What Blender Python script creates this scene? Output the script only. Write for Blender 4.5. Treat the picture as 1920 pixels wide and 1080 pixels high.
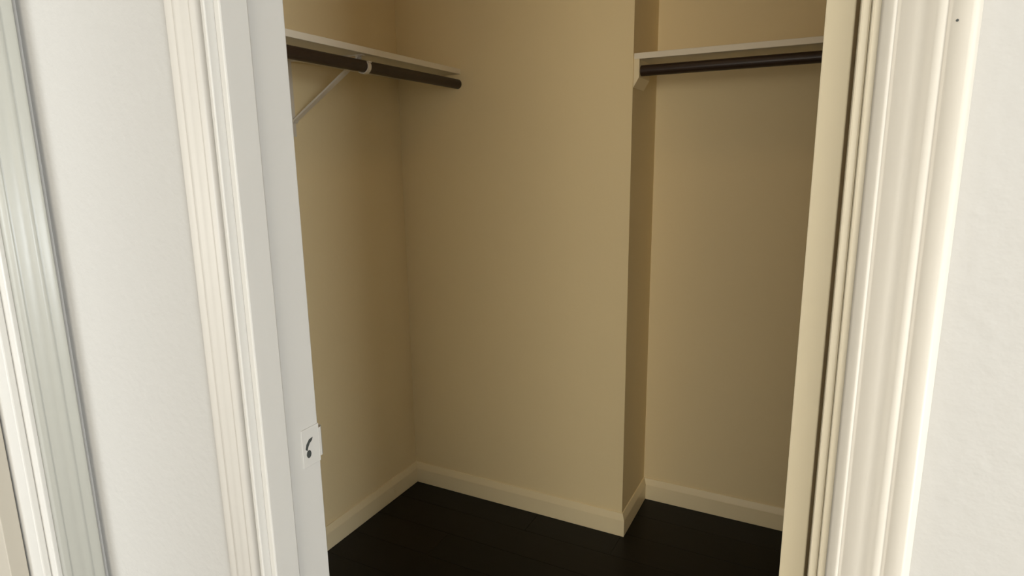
import bpy, bmesh, math, random
from mathutils import Matrix, Vector

for o in list(bpy.data.objects):
    bpy.data.objects.remove(o, do_unlink=True)
scene = bpy.context.scene
COL = scene.collection

# ------------------------------------------------------------------ camera
# world axes: x runs along the closet's door wall, y goes into the closet, z up; metres
EYE = 1.385
F_PX, PITCH, ROLL, YAW = 1160.05, 0.20244, -0.01322, 0.47797
cy, sy = math.cos(YAW), math.sin(YAW)
def w(v):                     # camera-heading frame (right, forward, up) -> world
    return Vector((v[0] * cy - v[1] * sy, v[0] * sy + v[1] * cy, v[2]))
fwd = w((0, math.cos(PITCH), -math.sin(PITCH)))
up0 = w((0, math.sin(PITCH), math.cos(PITCH)))
rt0 = w((1, 0, 0))
rt = rt0 * math.cos(ROLL) + up0 * math.sin(ROLL)
up = up0 * math.cos(ROLL) - rt0 * math.sin(ROLL)
cam_d = bpy.data.cameras.new('camera')
cam_d.sensor_width = 36.0
cam_d.lens = F_PX / 1920.0 * 36.0
cam_d.clip_start = 0.02
cam = bpy.data.objects.new('camera', cam_d)
m = Matrix((rt, up, -fwd)).transposed().to_4x4()
m.translation = Vector((0, 0, EYE))
cam.matrix_world = m
COL.objects.link(cam)
scene.camera = cam

# ------------------------------------------------------------------ light
world = bpy.data.worlds.new('world')
scene.world = world
world.use_nodes = True
bg = world.node_tree.nodes['Background']
bg.inputs['Color'].default_value = (0.86, 0.93, 1.0, 1)
bg.inputs['Strength'].default_value = 1.0

E_REAR, E_SIDE, E_ROOM, E_FILL = 60.0, 178.0, 62.0, 3.3
def area(name, loc, rot, sx, sz, energy, color):
    l = bpy.data.lights.new(name, 'AREA')
    l.shape = 'RECTANGLE'; l.size = sx; l.size_y = sz
    l.energy = energy; l.color = color
    o = bpy.data.objects.new(name, l)
    o.location = loc; o.rotation_euler = rot
    COL.objects.link(o)
    return o
# daylight entering by the window in the rear wall of the room behind the camera
area('window_daylight', (0.75, -3.46, 1.45), (math.radians(90), 0, 0), 2.5, 1.35, E_REAR, (1.0, 0.93, 0.80))
# daylight entering by the window in the right-hand wall of that room
area('window_daylight', (4.36, -2.4, 1.45), (math.radians(90), 0, math.radians(90)), 1.75, 1.35, E_SIDE, (0.92, 0.965, 1.0))
# daylight entering by the window of the side room beyond the second doorway
area('window_daylight', (-1.95, -2.96, 1.45), (math.radians(90), 0, 0), 1.35, 1.35, E_ROOM, (0.93, 0.97, 1.0))

vs = scene.view_settings
vs.view_transform = 'Standard'
vs.look = 'None'
vs.exposure = 0.39
vs.gamma = 1.0
vs.use_curve_mapping = False

# ------------------------------------------------------------------ materials
def material(name, color, rough=0.5, var=0.0, var_scale=6.0, bump=0.0, bump_scale=200.0, spec=0.5, metallic=0.0, color2=None, stretch=None, coat=0.0):
    mt = bpy.data.materials.new(name)
    mt.use_nodes = True
    nt = mt.node_tree
    b = nt.nodes['Principled BSDF']
    b.inputs['Roughness'].default_value = rough
    b.inputs['Specular IOR Level'].default_value = spec
    b.inputs['Metallic'].default_value = metallic
    b.inputs['Coat Weight'].default_value = coat
    tc = nt.nodes.new('ShaderNodeTexCoord')
    mp = nt.nodes.new('ShaderNodeMapping')
    if stretch: mp.inputs['Scale'].default_value = stretch
    nt.links.new(tc.outputs['Object'], mp.inputs['Vector'])
    n = nt.nodes.new('ShaderNodeTexNoise')
    n.inputs['Scale'].default_value = var_scale
    n.inputs['Detail'].default_value = 5
    nt.links.new(mp.outputs['Vector'], n.inputs['Vector'])
    r = nt.nodes.new('ShaderNodeMixRGB')
    c2 = color2 or tuple(c * (1 - var) for c in color)
    r.inputs['Color1'].default_value = (*color, 1)
    r.inputs['Color2'].default_value = (*c2, 1)
    nt.links.new(n.outputs['Fac'], r.inputs['Fac'])
    nt.links.new(r.outputs['Color'], b.inputs['Base Color'])
    if bump > 0:
        n2 = nt.nodes.new('ShaderNodeTexNoise')
        n2.inputs['Scale'].default_value = bump_scale
        n2.inputs['Detail'].default_value = 3
        nt.links.new(mp.outputs['Vector'], n2.inputs['Vector'])
        bp = nt.nodes.new('ShaderNodeBump')
        bp.inputs['Strength'].default_value = bump
        bp.inputs['Distance'].default_value = 0.002
        nt.links.new(n2.outputs['Fac'], bp.inputs['Height'])
        nt.links.new(bp.outputs['Normal'], b.inputs['Normal'])
    return mt

M = {}
M['hall_wall'] = material('hall_wall_paint', (0.495, 0.478, 0.445), 0.6, 0.03, 3.0, 0.35, 90.0, 0.3)
M['closet_wall'] = material('closet_wall_paint', (0.91, 0.755, 0.45), 0.65, 0.05, 2.5, 0.25, 70.0, 0.3)
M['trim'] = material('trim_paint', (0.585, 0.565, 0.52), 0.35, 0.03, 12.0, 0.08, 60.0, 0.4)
M['casing'] = material('casing_paint_lit', (0.66, 0.615, 0.535), 0.4, 0.03, 12.0, 0.06, 60.0, 0.35)  # lighter, warmer copy: puts the missing light on the right casing into its colour
M['casing_dimmed'] = material('casing_paint_dimmed', (0.52, 0.49, 0.438), 0.4, 0.03, 12.0, 0.06, 60.0, 0.35)  # same casing paint toned down, offsetting stronger light on the left side
M['shaded_trim'] = material('shaded_trim_paint', (0.40, 0.395, 0.35), 0.35, 0.04, 12.0, 0.08, 60.0, 0.4)  # trim paint greyed and darkened to carry the shade on the hall-left casing
M['closet_trim'] = material('closet_trim_paint', (0.93, 0.80, 0.52), 0.4, 0.04, 10.0, 0.08, 60.0, 0.4)
M['shelf'] = material('shelf_paint', (0.88, 0.81, 0.66), 0.45, 0.05, 14.0, 0.1, 80.0, 0.4)
M['door'] = material('door_paint', (0.90, 0.79, 0.56), 0.4, 0.04, 9.0, 0.08, 60.0, 0.4)
M['jamb_cream'] = material('cream_jamb_paint', (0.72, 0.65, 0.50), 0.4, 0.04, 9.0, 0.08, 60.0, 0.4)
M['door_dimmed'] = material('door_paint_dimmed', (0.44, 0.40, 0.33), 0.4, 0.04, 9.0, 0.08, 60.0, 0.4)  # same cream door paint, darkened against the strong side-room light
M['rod'] = material('dark_wood_rod', (0.042, 0.024, 0.015), 0.4, 0.4, 30.0, 0.1, 120.0, 0.4)
M['bracket'] = material('white_enamel_bracket', (0.80, 0.74, 0.64), 0.35, 0.03, 20.0)
M['plank'] = [material('dark_laminate_%s' % k, c, 0.42, 0.0, 3.0, 0.06, 40.0, 0.2, color2=c2, stretch=(1.5, 14, 14))
              for k, c, c2 in (('warm', (0.009, 0.007, 0.006), (0.004, 0.003, 0.0025)),
                               ('plain', (0.008, 0.007, 0.0065), (0.004, 0.0035, 0.003)),
                               ('brown', (0.011, 0.0075, 0.0055), (0.005, 0.0035, 0.0025)))]
M['subfloor'] = material('subfloor', (0.008, 0.007, 0.006), 0.8)
M['hall_floor'] = material('hall_floor_laminate', (0.10, 0.075, 0.055), 0.4, 0.4, 3.0, 0.05, 40.0, 0.3, stretch=(1.5, 14, 14))
M['ceiling'] = material('ceiling_paint', (0.82, 0.81, 0.78), 0.8, 0.02, 4.0, 0.3, 120.0, 0.2)
M['steel'] = material('brushed_steel', (0.45, 0.44, 0.42), 0.35, 0.1, 40.0, metallic=1.0)
M['dark'] = material('dark_hole', (0.05, 0.055, 0.05), 0.8, 0.2, 40.0)
M['glass'] = material('window_glass', (0.8, 0.85, 0.9), 0.05)

# ------------------------------------------------------------------ helpers
def obj(name, bm, mat, parent=None, smooth=False, bevel=0.0, segs=2):
    me = bpy.data.meshes.new(name)
    bmesh.ops.recalc_face_normals(bm, faces=bm.faces[:])
    bm.to_mesh(me); bm.free()
    me.materials.append(mat)
    if smooth:
        me.polygons.foreach_set('use_smooth', [True] * len(me.polygons))
    o = bpy.data.objects.new(name, me)
    COL.objects.link(o)
    if parent is not None:
        o.parent = parent
    if bevel:
        b = o.modifiers.new('bevel', 'BEVEL')
        b.width = bevel; b.segments = segs; b.limit_method = 'ANGLE'; b.angle_limit = math.radians(40)
    return o

def box(bm, x0, x1, y0, y1, z0, z1):
    vsx = [bm.verts.new(p) for p in ((x0, y0, z0), (x1, y0, z0), (x1, y1, z0), (x0, y1, z0),
                                     (x0, y0, z1), (x1, y0, z1), (x1, y1, z1), (x0, y1, z1))]
    for f in ((0, 3, 2, 1), (4, 5, 6, 7), (0, 1, 5, 4), (1, 2, 6, 5), (2, 3, 7, 6), (3, 0, 4, 7)):
        bm.faces.new([vsx[i] for i in f])

def boxes(name, mat, items, parent=None, bevel=0.0):
    bm = bmesh.new()
    for it in items: box(bm, *it)
    return obj(name, bm, mat, parent, bevel=bevel)

def sweep(name, mat, prof, mapper, t0, t1, parent=None, smooth=False):
    """closed profile (u,h) extruded from t0 to t1; mapper(u,h,t) -> xyz.
    t0 / t1 may be functions of u (mitred ends)"""
    g0 = t0 if callable(t0) else (lambda u: t0)
    g1 = t1 if callable(t1) else (lambda u: t1)
    bm = bmesh.new()
    a = [bm.verts.new(mapper(u, h, g0(u))) for u, h in prof]
    b = [bm.verts.new(mapper(u, h, g1(u))) for u, h in prof]
    n = len(prof)
    for i in range(n):
        j = (i + 1) % n
        bm.faces.new((a[i], a[j], b[j], b[i]))
    bm.faces.new(a); bm.faces.new(list(reversed(b)))
    return obj(name, bm, mat, parent, smooth=smooth)

def tube(bm, pts, r, n=16, cap=True):
    rings = []
    for i, p in enumerate(pts):
        p = Vector(p)
        d = (Vector(pts[min(i + 1, len(pts) - 1)]) - Vector(pts[max(i - 1, 0)])).normalized()
        ref = Vector((0, 0, 1)) if abs(d.z) < 0.9 else Vector((1, 0, 0))
        s = d.cross(ref).normalized(); t = s.cross(d)
        rings.append([bm.verts.new(p + (s * math.cos(2 * math.pi * k / n) + t * math.sin(2 * math.pi * k / n)) * r) for k in range(n)])
    for a, b in zip(rings, rings[1:]):
        for k in range(n):
            bm.faces.new((a[k], a[(k + 1) % n], b[(k + 1) % n], b[k]))
    if cap:
        bm.faces.new(rings[0]); bm.faces.new(list(reversed(rings[-1])))

def strip(bm, pts, wv, th):
    """flat bar: centre line pts, half-width vector wv, thickness th (in the plane normal)"""
    wv = Vector(wv)
    rings = []
    for i, p in enumerate(pts):
        p = Vector(p)
        d = (Vector(pts[min(i + 1, len(pts) - 1)]) - Vector(pts[max(i - 1, 0)])).normalized()
        nn = d.cross(wv).normalized() * th / 2
        rings.append([bm.verts.new(q) for q in (p - wv - nn, p + wv - nn, p + wv + nn, p - wv + nn)])
    for a, b in zip(rings, rings[1:]):
        for k in range(4):
            bm.faces.new((a[k], a[(k + 1) % 4], b[(k + 1) % 4], b[k]))
    bm.faces.new(rings[0]); bm.faces.new(list(reversed(rings[-1])))

def tag(o, label, cat, kind=None, group=None):
    o['label'] = label; o['category'] = cat
    if kind: o['kind'] = kind
    if group: o['group'] = group
    return o

# ------------------------------------------------------------------ key dimensions
CEIL = 2.44
XL, XJ, XR = -1.549, -0.609, 0.95       # closet left wall, face of the jog, right wall
YF0, YF1 = 0.480, 0.592                 # door wall: hall face, closet face
YC, YA = 2.046, 2.345                   # chimney-like projection, alcove wall
JL, JR = -0.615, 0.012                  # faces of the closet door jambs
DTOP = 2.03
HX = -0.982                             # hall left wall face
HW = HX - 0.112
HY0, HXR = -3.5, 4.4                    # rear wall / right wall of the room with the camera

# ------------------------------------------------------------------ the setting
tag(boxes('wall_back', M['closet_wall'], [(XL, XJ, YC, 2.46, 0, CEIL)]),
    'tan wall section projecting forward at the back of the closet', 'wall', 'structure')
tag(boxes('wall_alcove', M['closet_wall'], [(XJ, XR, YA, 2.46, 0, CEIL)]),
    'shaded tan wall at the back of the right-hand alcove under the shelf', 'wall', 'structure')
tag(boxes('wall_left', M['closet_wall'], [(XL - 0.11, XL, YF1, 2.46, 0, CEIL)]),
    'tan side wall of the closet behind the bracketed shelf', 'wall', 'structure')
tag(boxes('wall_right', M['closet_wall'], [(XR, XR + 0.11, YF1, 2.46, 0, CEIL)]),
    'tan side wall of the closet hidden behind the open door', 'wall', 'structure')
RO = 0.020                              # jamb thickness
# door wall: hall side skin and closet side skin have their own paint
def door_wall(name, mat, y0, y1, x0, x1, label):
    tag(boxes(name, mat, [(x0, JL - RO, y0, y1, 0, CEIL), (JR + RO, x1, y0, y1, 0, CEIL),
                          (JL - RO, JR + RO, y0, y1, DTOP + RO, CEIL)]), label, 'wall', 'structure')
door_wall('wall_front', M['hall_wall'], YF0, 0.536, HW, HXR, 'white lightly textured wall around the closet doorway')
door_wall('wall_closet_front', M['closet_wall'], 0.536, YF1, XL, XR, 'tan inner side of the doorway wall facing into the closet')

# hall left wall with a second doorway (y from -0.36 to 0.413)
D2A, D2B = -0.36, 0.413
tag(boxes('wall_hall_left', M['hall_wall'], [(HW, HX, D2B + RO, YF0, 0, CEIL), (HW, HX, HY0, D2A - RO, 0, CEIL),
                                             (HW, HX, D2A - RO, D2B + RO, DTOP + RO, CEIL)]),
    'white hall wall with the second doorway at far left', 'wall', 'structure')
VY0, VY1, VZ0, VZ1 = -3.3, -1.5, 0.75, 2.15
tag(boxes('wall_hall_right', M['hall_wall'], [(HXR, HXR + 0.11, HY0 - 0.1, VY0, 0, CEIL), (HXR, HXR + 0.11, VY1, YF1, 0, CEIL),
                                              (HXR, HXR + 0.11, VY0, VY1, 0, VZ0), (HXR, HXR + 0.11, VY0, VY1, VZ1, CEIL)]),
    'white window wall at the right of the room outside the closet', 'wall', 'structure')
WX0, WX1, WZ0, WZ1 = -0.53, 2.03, 0.75, 2.15
tag(boxes('wall_rear', M['hall_wall'], [(HW, WX0, HY0 - 0.1, HY0, 0, CEIL), (WX1, HXR, HY0 - 0.1, HY0, 0, CEIL),
                                        (WX0, WX1, HY0 - 0.1, HY0, 0, WZ0), (WX0, WX1, HY0 - 0.1, HY0, WZ1, CEIL)]),
    'white rear wall with the daylight window opposite the closet', 'wall', 'structure')
wf = boxes('window_1', M['trim'], [(WX0, WX0 + 0.05, HY0 - 0.09, HY0 - 0.03, WZ0, WZ1), (WX1 - 0.05, WX1, HY0 - 0.09, HY0 - 0.03, WZ0, WZ1),
                                   (WX0 + 0.05, WX1 - 0.05, HY0 - 0.09, HY0 - 0.03, WZ0, WZ0 + 0.05), (WX0 + 0.05, WX1 - 0.05, HY0 - 0.09, HY0 - 0.03, WZ1 - 0.05, WZ1)])
tag(wf, 'white framed window in the rear wall behind the viewer', 'window', 'structure')
wf = boxes('window_2', M['trim'], [(HXR + 0.03, HXR + 0.09, VY0, VY0 + 0.05, VZ0, VZ1), (HXR + 0.03, HXR + 0.09, VY1 - 0.05, VY1, VZ0, VZ1),
                                   (HXR + 0.03, HXR + 0.09, VY0 + 0.05, VY1 - 0.05, VZ0, VZ0 + 0.05), (HXR + 0.03, HXR + 0.09, VY0 + 0.05, VY1 - 0.05, VZ1 - 0.05, VZ1)])
tag(wf, 'white framed window in the right-hand room wall outside the view', 'window', 'structure')
# side room beyond the second doorway
SX = -3.2
SY = -3.0
tag(boxes('wall_side_room', M['hall_wall'], [(SX - 0.1, SX, SY - 0.1, 0.592, 0, CEIL), (SX, HW, YF0, 0.592, 0, CEIL),
                                             (SX, -2.65, SY - 0.1, SY, 0, CEIL), (-1.25, HW, SY - 0.1, SY, 0, CEIL),
                                             (-2.65, -1.25, SY - 0.1, SY, 0, 0.75), (-2.65, -1.25, SY - 0.1, SY, 2.15, CEIL)]),
    'pale walls of the side room beyond the second doorway', 'wall', 'structure')
tag(boxes('ceiling', M['ceiling'], [(SX - 0.1, HXR + 0.11, HY0 - 0.1, 2.46, CEIL, CEIL + 0.1)]),
    'flat white ceiling over hall and closet', 'ceiling', 'structure')

# floors
hf = boxes('floor_hall', M['hall_floor'], [(SX - 0.1, HXR + 0.11, HY0 - 0.1, YF0 + 0.05, -0.08, 0.0)])
tag(hf, 'dark laminate floor of the hall outside the closet', 'floor', 'structure')
fl = boxes('floor', M['subfloor'], [(XL - 0.11, XR + 0.11, YF0 + 0.05, 2.46, -0.08, -0.004)])
tag(fl, 'very dark brown laminate plank floor of the closet', 'floor', 'structure')
random.seed(4)
PWID = 0.145
row = 0
y = YA
while y > YF0 + 0.05:
    y0 = max(y - PWID, YF0 + 0.05)
    xe = XR
    xs = XL + (0.35, 0.95, 0.6, 1.2)[row % 4] - 1.22
    while xs < XR:
        a, b = max(xs, XL), min(xs + 1.22, XR)
        if b - a > 0.02:
            yy1 = y
            # cut planks around the projecting wall
            segs = [(a, b)]
            if y > YC + 0.001:
                if y0 >= YC: segs = [(max(a, XJ), b)] if b > XJ + 0.01 else []
                else:
                    segs = []
                    if a < XJ:
                        boxes('floor_plank', M['plank'][random.randrange(3)], [(a + 0.0006, min(b, XJ) - (0.0006 if b < XJ else 0), y0 + 0.0006, YC, -0.004, 0.0)], fl)
                    if b > XJ: segs = [(max(a, XJ), b)]
            for (p, q) in segs:
                boxes('floor_plank', M['plank'][random.randrange(3)], [(p + 0.0006, q - 0.0006, y0 + 0.0006, y - 0.0006, -0.004, 0.0)], fl, bevel=0.0006)
        xs += 1.22
    y = y0
    row += 1

# baseboards (flat board with an eased, stepped top)
BB = [(0, 0), (0.0115, 0), (0.0125, 0.004), (0.0125, 0.064), (0.0115, 0.068), (0.0105, 0.071), (0.0060, 0.084), (0.0040, 0.0895), (0, 0.0905)]
def bb(name, mapper, t0, t1, label, mat='closet_trim'):
    tag(sweep(name, M[mat], BB, mapper, t0, t1), label, 'baseboard', 'structure')
bb('baseboard_left', lambda u, h, t: (XL + u, t, h), YF1, lambda u: YC - u, 'cream baseboard along the left closet wall below the bracketed shelf')
bb('baseboard_back', lambda u, h, t: (t, YC - u, h), lambda u: XL + u, lambda u: XJ + u, 'cream baseboard across the projecting back wall, ending at the outside corner')
bb('baseboard_jog', lambda u, h, t: (XJ + u, t, h), lambda u: YC - u, lambda u: YA - u, 'short cream baseboard on the narrow return wall of the alcove')
bb('baseboard_alcove', lambda u, h, t: (t, YA - u, h), lambda u: XJ + u, XR, 'cream baseboard along the shaded alcove wall on the right')

# ------------------------------------------------------------------ closet doorway: jambs, stops, casing
def jamb(name, x0, x1, label, mat='trim'):
    return tag(boxes(name, M[mat], [(x0, x1, YF0, YF1, 0, DTOP + RO)], bevel=0.0015), label, 'door jamb', 'structure')
j1 = jamb('trim_1', JL - RO, JL, 'white door jamb with a painted strike plate, left of the closet opening')
boxes('door_stop', M['trim'], [(JL, JL + 0.010, 0.491, 0.530, 0, DTOP)], j1, bevel=0.002)
j2 = jamb('trim_2', JR, JR + RO, 'cream edged hinge jamb at the right of the closet opening', 'jamb_cream')
boxes('door_stop', M['jamb_cream'], [(JR - 0.0062, JR, 0.489, 0.529, 0, DTOP)], j2, bevel=0.0015)
j3 = tag(boxes('trim_3', M['trim'], [(JL, JR, YF0, YF1, DTOP, DTOP + RO)]), 'white head jamb across the top of the closet doorway', 'door jamb', 'structure')
boxes('door_stop', M['trim'], [(JL + 0.010, JR - 0.0062, 0.491, 0.530, DTOP - 0.010, DTOP)], j3)

CAS = [(0, 0), (0, 0.006), (0.0015, 0.008), (0.006, 0.009), (0.0078, 0.009), (0.0088, 0.0076), (0.0105, 0.0088), (0.020, 0.0090), (0.0255, 0.0082),
       (0.029, 0.0094), (0.0338, 0.0096), (0.0352, 0.0080), (0.037, 0.0094), (0.0465, 0.0096), (0.0485, 0.0085), (0.0495, 0.0045), (0.053, 0.0006), (0.053, 0)]
CAS2 = [(0, 0), (0, 0.008), (0.0015, 0.0105), (0.006, 0.0115), (0.0078, 0.0115), (0.0088, 0.0100), (0.0105, 0.0115), (0.020, 0.0125), (0.0255, 0.0125),
        (0.029, 0.0150), (0.0338, 0.0155), (0.0352, 0.0138), (0.037, 0.0152), (0.0465, 0.0155), (0.0495, 0.0152), (0.0505, 0.0140), (0.0505, 0)]
c1 = sweep('trim_4', M['casing_dimmed'], CAS, lambda u, h, t: (JL - 0.005 - u, YF0 - h, t), 0.0, lambda u: DTOP + 0.005 + u, smooth=True)
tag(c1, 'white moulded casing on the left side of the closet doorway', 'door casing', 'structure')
c2 = sweep('trim_5', M['casing'], CAS, lambda u, h, t: (JR + 0.005 + u, YF0 - h, t), 0.0, lambda u: DTOP + 0.005 + u, smooth=True)
tag(c2, 'white moulded casing on the right side of the closet doorway beside the textured wall', 'door casing', 'structure')
c3 = sweep('trim_6', M['casing'], CAS, lambda u, h, t: (t, YF0 - h, DTOP + 0.005 + u), lambda u: JL - 0.005 - u, lambda u: JR + 0.005 + u, smooth=True)
tag(c3, 'white moulded casing across the top of the closet doorway', 'door casing', 'structure')

# second doorway in the hall's left wall
s1 = boxes('trim_7', M['trim'], [(HW, HX, D2B, D2B + RO, 0, DTOP + RO)], bevel=0.0015)
tag(s1, 'bright white jamb of the second doorway at the far left edge', 'door jamb', 'structure')
boxes('door_stop', M['trim'], [(HX - 0.049, HX - 0.016, D2B - 0.010, D2B, 0, DTOP)], s1, bevel=0.002)
s2 = boxes('trim_8', M['trim'], [(HW, HX, D2A - RO, D2A, 0, DTOP + RO), (HW, HX, D2A, D2B, DTOP, DTOP + RO)])
tag(s2, 'white near jamb and head of the second doorway', 'door jamb', 'structure')
s3 = sweep('trim_9', M['shaded_trim'], CAS2, lambda u, h, t: (HX + h, D2B + 0.006 + u, t), 0.0, lambda u: DTOP + 0.005 + u, smooth=True)
tag(s3, 'moulded casing of the second doorway, its shade painted in as greenish grey, tight in the hall corner', 'door casing', 'structure')
s4 = sweep('trim_10', M['trim'], CAS, lambda u, h, t: (HX + h, D2A - 0.006 - u, t), 0.0, lambda u: DTOP + 0.005 + u, smooth=True)
tag(s4, 'white near-side casing of the second doorway', 'door casing', 'structure')

# ------------------------------------------------------------------ strike plate on the left jamb (part of the jamb)
ZS = 1.003
sp = boxes('strike_plate', M['trim'], [(JL, JL + 0.0013, 0.560, YF1, ZS - 0.028, ZS + 0.028)], j1, bevel=0.0008)
sp['label'] = 'strike plate painted over in white, its latch hole still dark'
bm = bmesh.new()
strip(bm, [(JL + 0.0007, YF1 - 0.002, ZS), (JL + 0.0005, YF1 + 0.003, ZS), (JL - 0.002, YF1 + 0.0065, ZS), (JL - 0.006, YF1 + 0.008, ZS)], (0, 0, 0.021), 0.0016)
obj('strike_lip', bm, M['trim'], sp)
# latch hole: a hooked slot where the paint has broken away, and a screw recess under it
def flat_shape(name, pts, parent, x, th=0.0006):
    bm = bmesh.new()
    a = [bm.verts.new((x, yy, zz)) for yy, zz in pts]
    b = [bm.verts.new((x + th, yy, zz)) for yy, zz in pts]
    n = len(pts)
    for i in range(n): bm.faces.new((a[i], a[(i + 1) % n], b[(i + 1) % n], b[i]))
    bm.faces.new(a); bm.faces.new(list(reversed(b)))
    return obj(name, bm, M['dark'], parent)
yc = 0.5718
flat_shape('latch_hole', [(yc + 0.0075, ZS + 0.0125), (yc + 0.0010, ZS + 0.0115), (yc - 0.0045, ZS + 0.0055), (yc - 0.0065, ZS - 0.001), (yc - 0.0035, ZS - 0.004),
                          (yc - 0.0015, ZS + 0.001), (yc + 0.0015, ZS + 0.0055), (yc + 0.006, ZS + 0.0085)], sp, JL + 0.0011)
flat_shape('screw_recess', [(yc - 0.001 + 0.0042 * math.cos(k * math.pi / 5), ZS - 0.0095 + 0.0058 * math.sin(k * math.pi / 5)) for k in range(10)], sp, JL + 0.0011)

# small nail hole in the right casing
bm = bmesh.new()
tube(bm, [(0.0568, YF0 - 0.0098, 1.4635), (0.0568, YF0 - 0.0085, 1.4635)], 0.0008, 8)
obj('nail_hole', bm, M['dark'], c2)

# ------------------------------------------------------------------ doors
def door(name, loc, rz, mat, label):
    e = bpy.data.objects.new(name, None)
    e.location = loc; e.rotation_euler = (0, 0, rz)
    COL.objects.link(e)
    tag(e, label, 'door', 'structure')
    bm = bmesh.new()
    box(bm, -0.0228, 0, 0, 0.60, 0.012, DTOP - 0.004)
    obj('door_slab', bm, M[mat], e, bevel=0.0012)
    for s in (-1, 1):
        bm = bmesh.new()
        x0 = -0.0228 if s < 0 else 0.0
        tube(bm, [(x0, 0.545, 0.965), (x0 + s * 0.006, 0.545, 0.965)], 0.030, 20)
        tube(bm, [(x0 + s * 0.006, 0.545, 0.965), (x0 + s * 0.022, 0.545, 0.965)], 0.010, 12)
        for (d0, r0), (d1, r1) in zip(((0.022, 0.016), (0.030, 0.024), (0.040, 0.026)), ((0.030, 0.024), (0.040, 0.026), (0.048, 0.018))):
            tube(bm, [(x0 + s * d0, 0.545, 0.965), (x0 + s * d1, 0.545, 0.965)], (r0 + r1) / 2, 20)
        obj('door_knob', bm, M['steel'], e, smooth=False)
    return e
door('door_1', (0.0035, 0.600, 0), math.radians(-14), 'door', 'cream painted door opened into the closet, hinge edge showing at right')
door('door_2', (HX - 0.080, D2B - 0.0025, 0), math.radians(90), 'door_dimmed', 'cream door of the second doorway, paint darkened to tan against the strong light, edge glimpsed at the lower left corner')

# ------------------------------------------------------------------ shelves, rods, bracket
ZT, TH = 1.720, 0.019
SHL = -1.262
tag(boxes('closet_shelf', M['shelf'], [(XL, SHL, YF1, YC, ZT - TH, ZT)], bevel=0.0015),
    'cream board shelf on the left wall above the bracketed rod', 'shelf', None, 'closet shelves')
tag(boxes('closet_shelf', M['shelf'], [(XJ, XR, YC + 0.006, YA, ZT - TH, ZT)], bevel=0.0015),
    'cream board shelf spanning the alcove on the right above a dark rod', 'shelf', None, 'closet shelves')
RZ, RR = 1.667, 0.0172
bm = bmesh.new()
tube(bm, [(-1.276, YF1, RZ), (-1.276, YC, RZ)], RR, 24)
tag(obj('closet_rod', bm, M['rod'], smooth=False), 'dark brown hanging rod held by a white hook under the left shelf', 'rod', None, 'closet rods')
# cleat under the right shelf, on the return wall, with the rod let into it
CL = [(XJ, ZT - TH), (XJ + 0.019, ZT - TH), (XJ + 0.019, ZT - TH - 0.056), (XJ, ZT - TH - 0.088)]
bm = bmesh.new()
a = [bm.verts.new((xx, YC + 0.004, zz)) for xx, zz in CL]; b = [bm.verts.new((xx, YC + 0.13, zz)) for xx, zz in CL]
for i in range(4): bm.faces.new((a[i], a[(i + 1) % 4], b[(i + 1) % 4], b[i]))
bm.faces.new(a); bm.faces.new(list(reversed(b)))
tag(obj('shelf_cleat', bm, M['closet_trim'], bevel=0.001), 'pale cleat block on the alcove return wall at the end of the right rod', 'cleat')
RY = YC + 0.030
bm = bmesh.new()
tube(bm, [(XJ + 0.019, RY, RZ), (XR, RY, RZ)], RR, 24)
tag(obj('closet_rod', bm, M['rod'], smooth=False), 'dark brown hanging rod running under the alcove shelf on the right', 'rod', None, 'closet rods')

# shelf-and-rod bracket on the left wall
BY = 1.492
br = bpy.data.objects.new('shelf_bracket', None)
br.location = (XL, BY, 1.50); br.rotation_euler = (0, 0, math.radians(7))
COL.objects.link(br)
tag(br, 'white metal shelf bracket with diagonal brace and rod hook on the left wall', 'bracket')
def bpart(name, pts, hw=0.008, th=0.0035):
    bm = bmesh.new()
    strip(bm, [(x - XL, 0, z - 1.50) for x, z in pts], (0, hw, 0), th)
    return obj(name, bm, M['bracket'], br, bevel=0.0008)
zb = ZT - TH
bpart('wall_leg', [(XL + 0.0018, zb), (XL + 0.0018, 1.47)])
bpart('shelf_arm', [(XL + 0.004, zb - 0.0018), (SHL - 0.012, zb - 0.0018)])
bpart('diagonal_brace', [(XL + 0.004, 1.512), (XL + 0.012, 1.522), (-1.30, zb - 0.018), (-1.290, zb - 0.004)], 0.011, 0.006)
hk = []
for k in range(0, 13):
    t = math.radians(200 + k * (195 / 12.0))
    hk.append((-1.276 + (RR + 0.003) * math.cos(t), RZ + (RR + 0.003) * math.sin(t)))
bpart('rod_hook', [(-1.276 - RR - 0.004, zb - 0.003)] + hk + [(-1.276 + RR + 0.006, RZ + 0.012)], 0.008, 0.004)

# ------------------------------------------------------------------ added fill lamp on the closet ceiling, out of view
lp = bpy.data.objects.new('added_fill_lamp', None)
lp.location = (-0.45, 1.25, CEIL)
COL.objects.link(lp)
tag(lp, 'warm domed fill lamp added on the closet ceiling, out of view', 'lamp')
bm = bmesh.new()
tube(bm, [(0, 0, -0.001), (0, 0, -0.028)], 0.15, 32)
obj('fill_lamp_base', bm, M['trim'], lp)
bm = bmesh.new()
bmesh.ops.create_uvsphere(bm, u_segments=24, v_segments=12, radius=0.14)
bmesh.ops.delete(bm, geom=[v for v in bm.verts if v.co.z > 0.001], context='VERTS')
for v in bm.verts: v.co.z = v.co.z * 0.6 - 0.028
gm = bpy.data.materials.new('fill_lamp_glass'); gm.use_nodes = True
pb = gm.node_tree.nodes['Principled BSDF']
pb.inputs['Base Color'].default_value = (0.9, 0.85, 0.75, 1)
pb.inputs['Emission Color'].default_value = (1.0, 0.70, 0.40, 1)
pb.inputs['Emission Strength'].default_value = E_FILL
obj('fill_lamp_shade', bm, gm, lp, smooth=True)
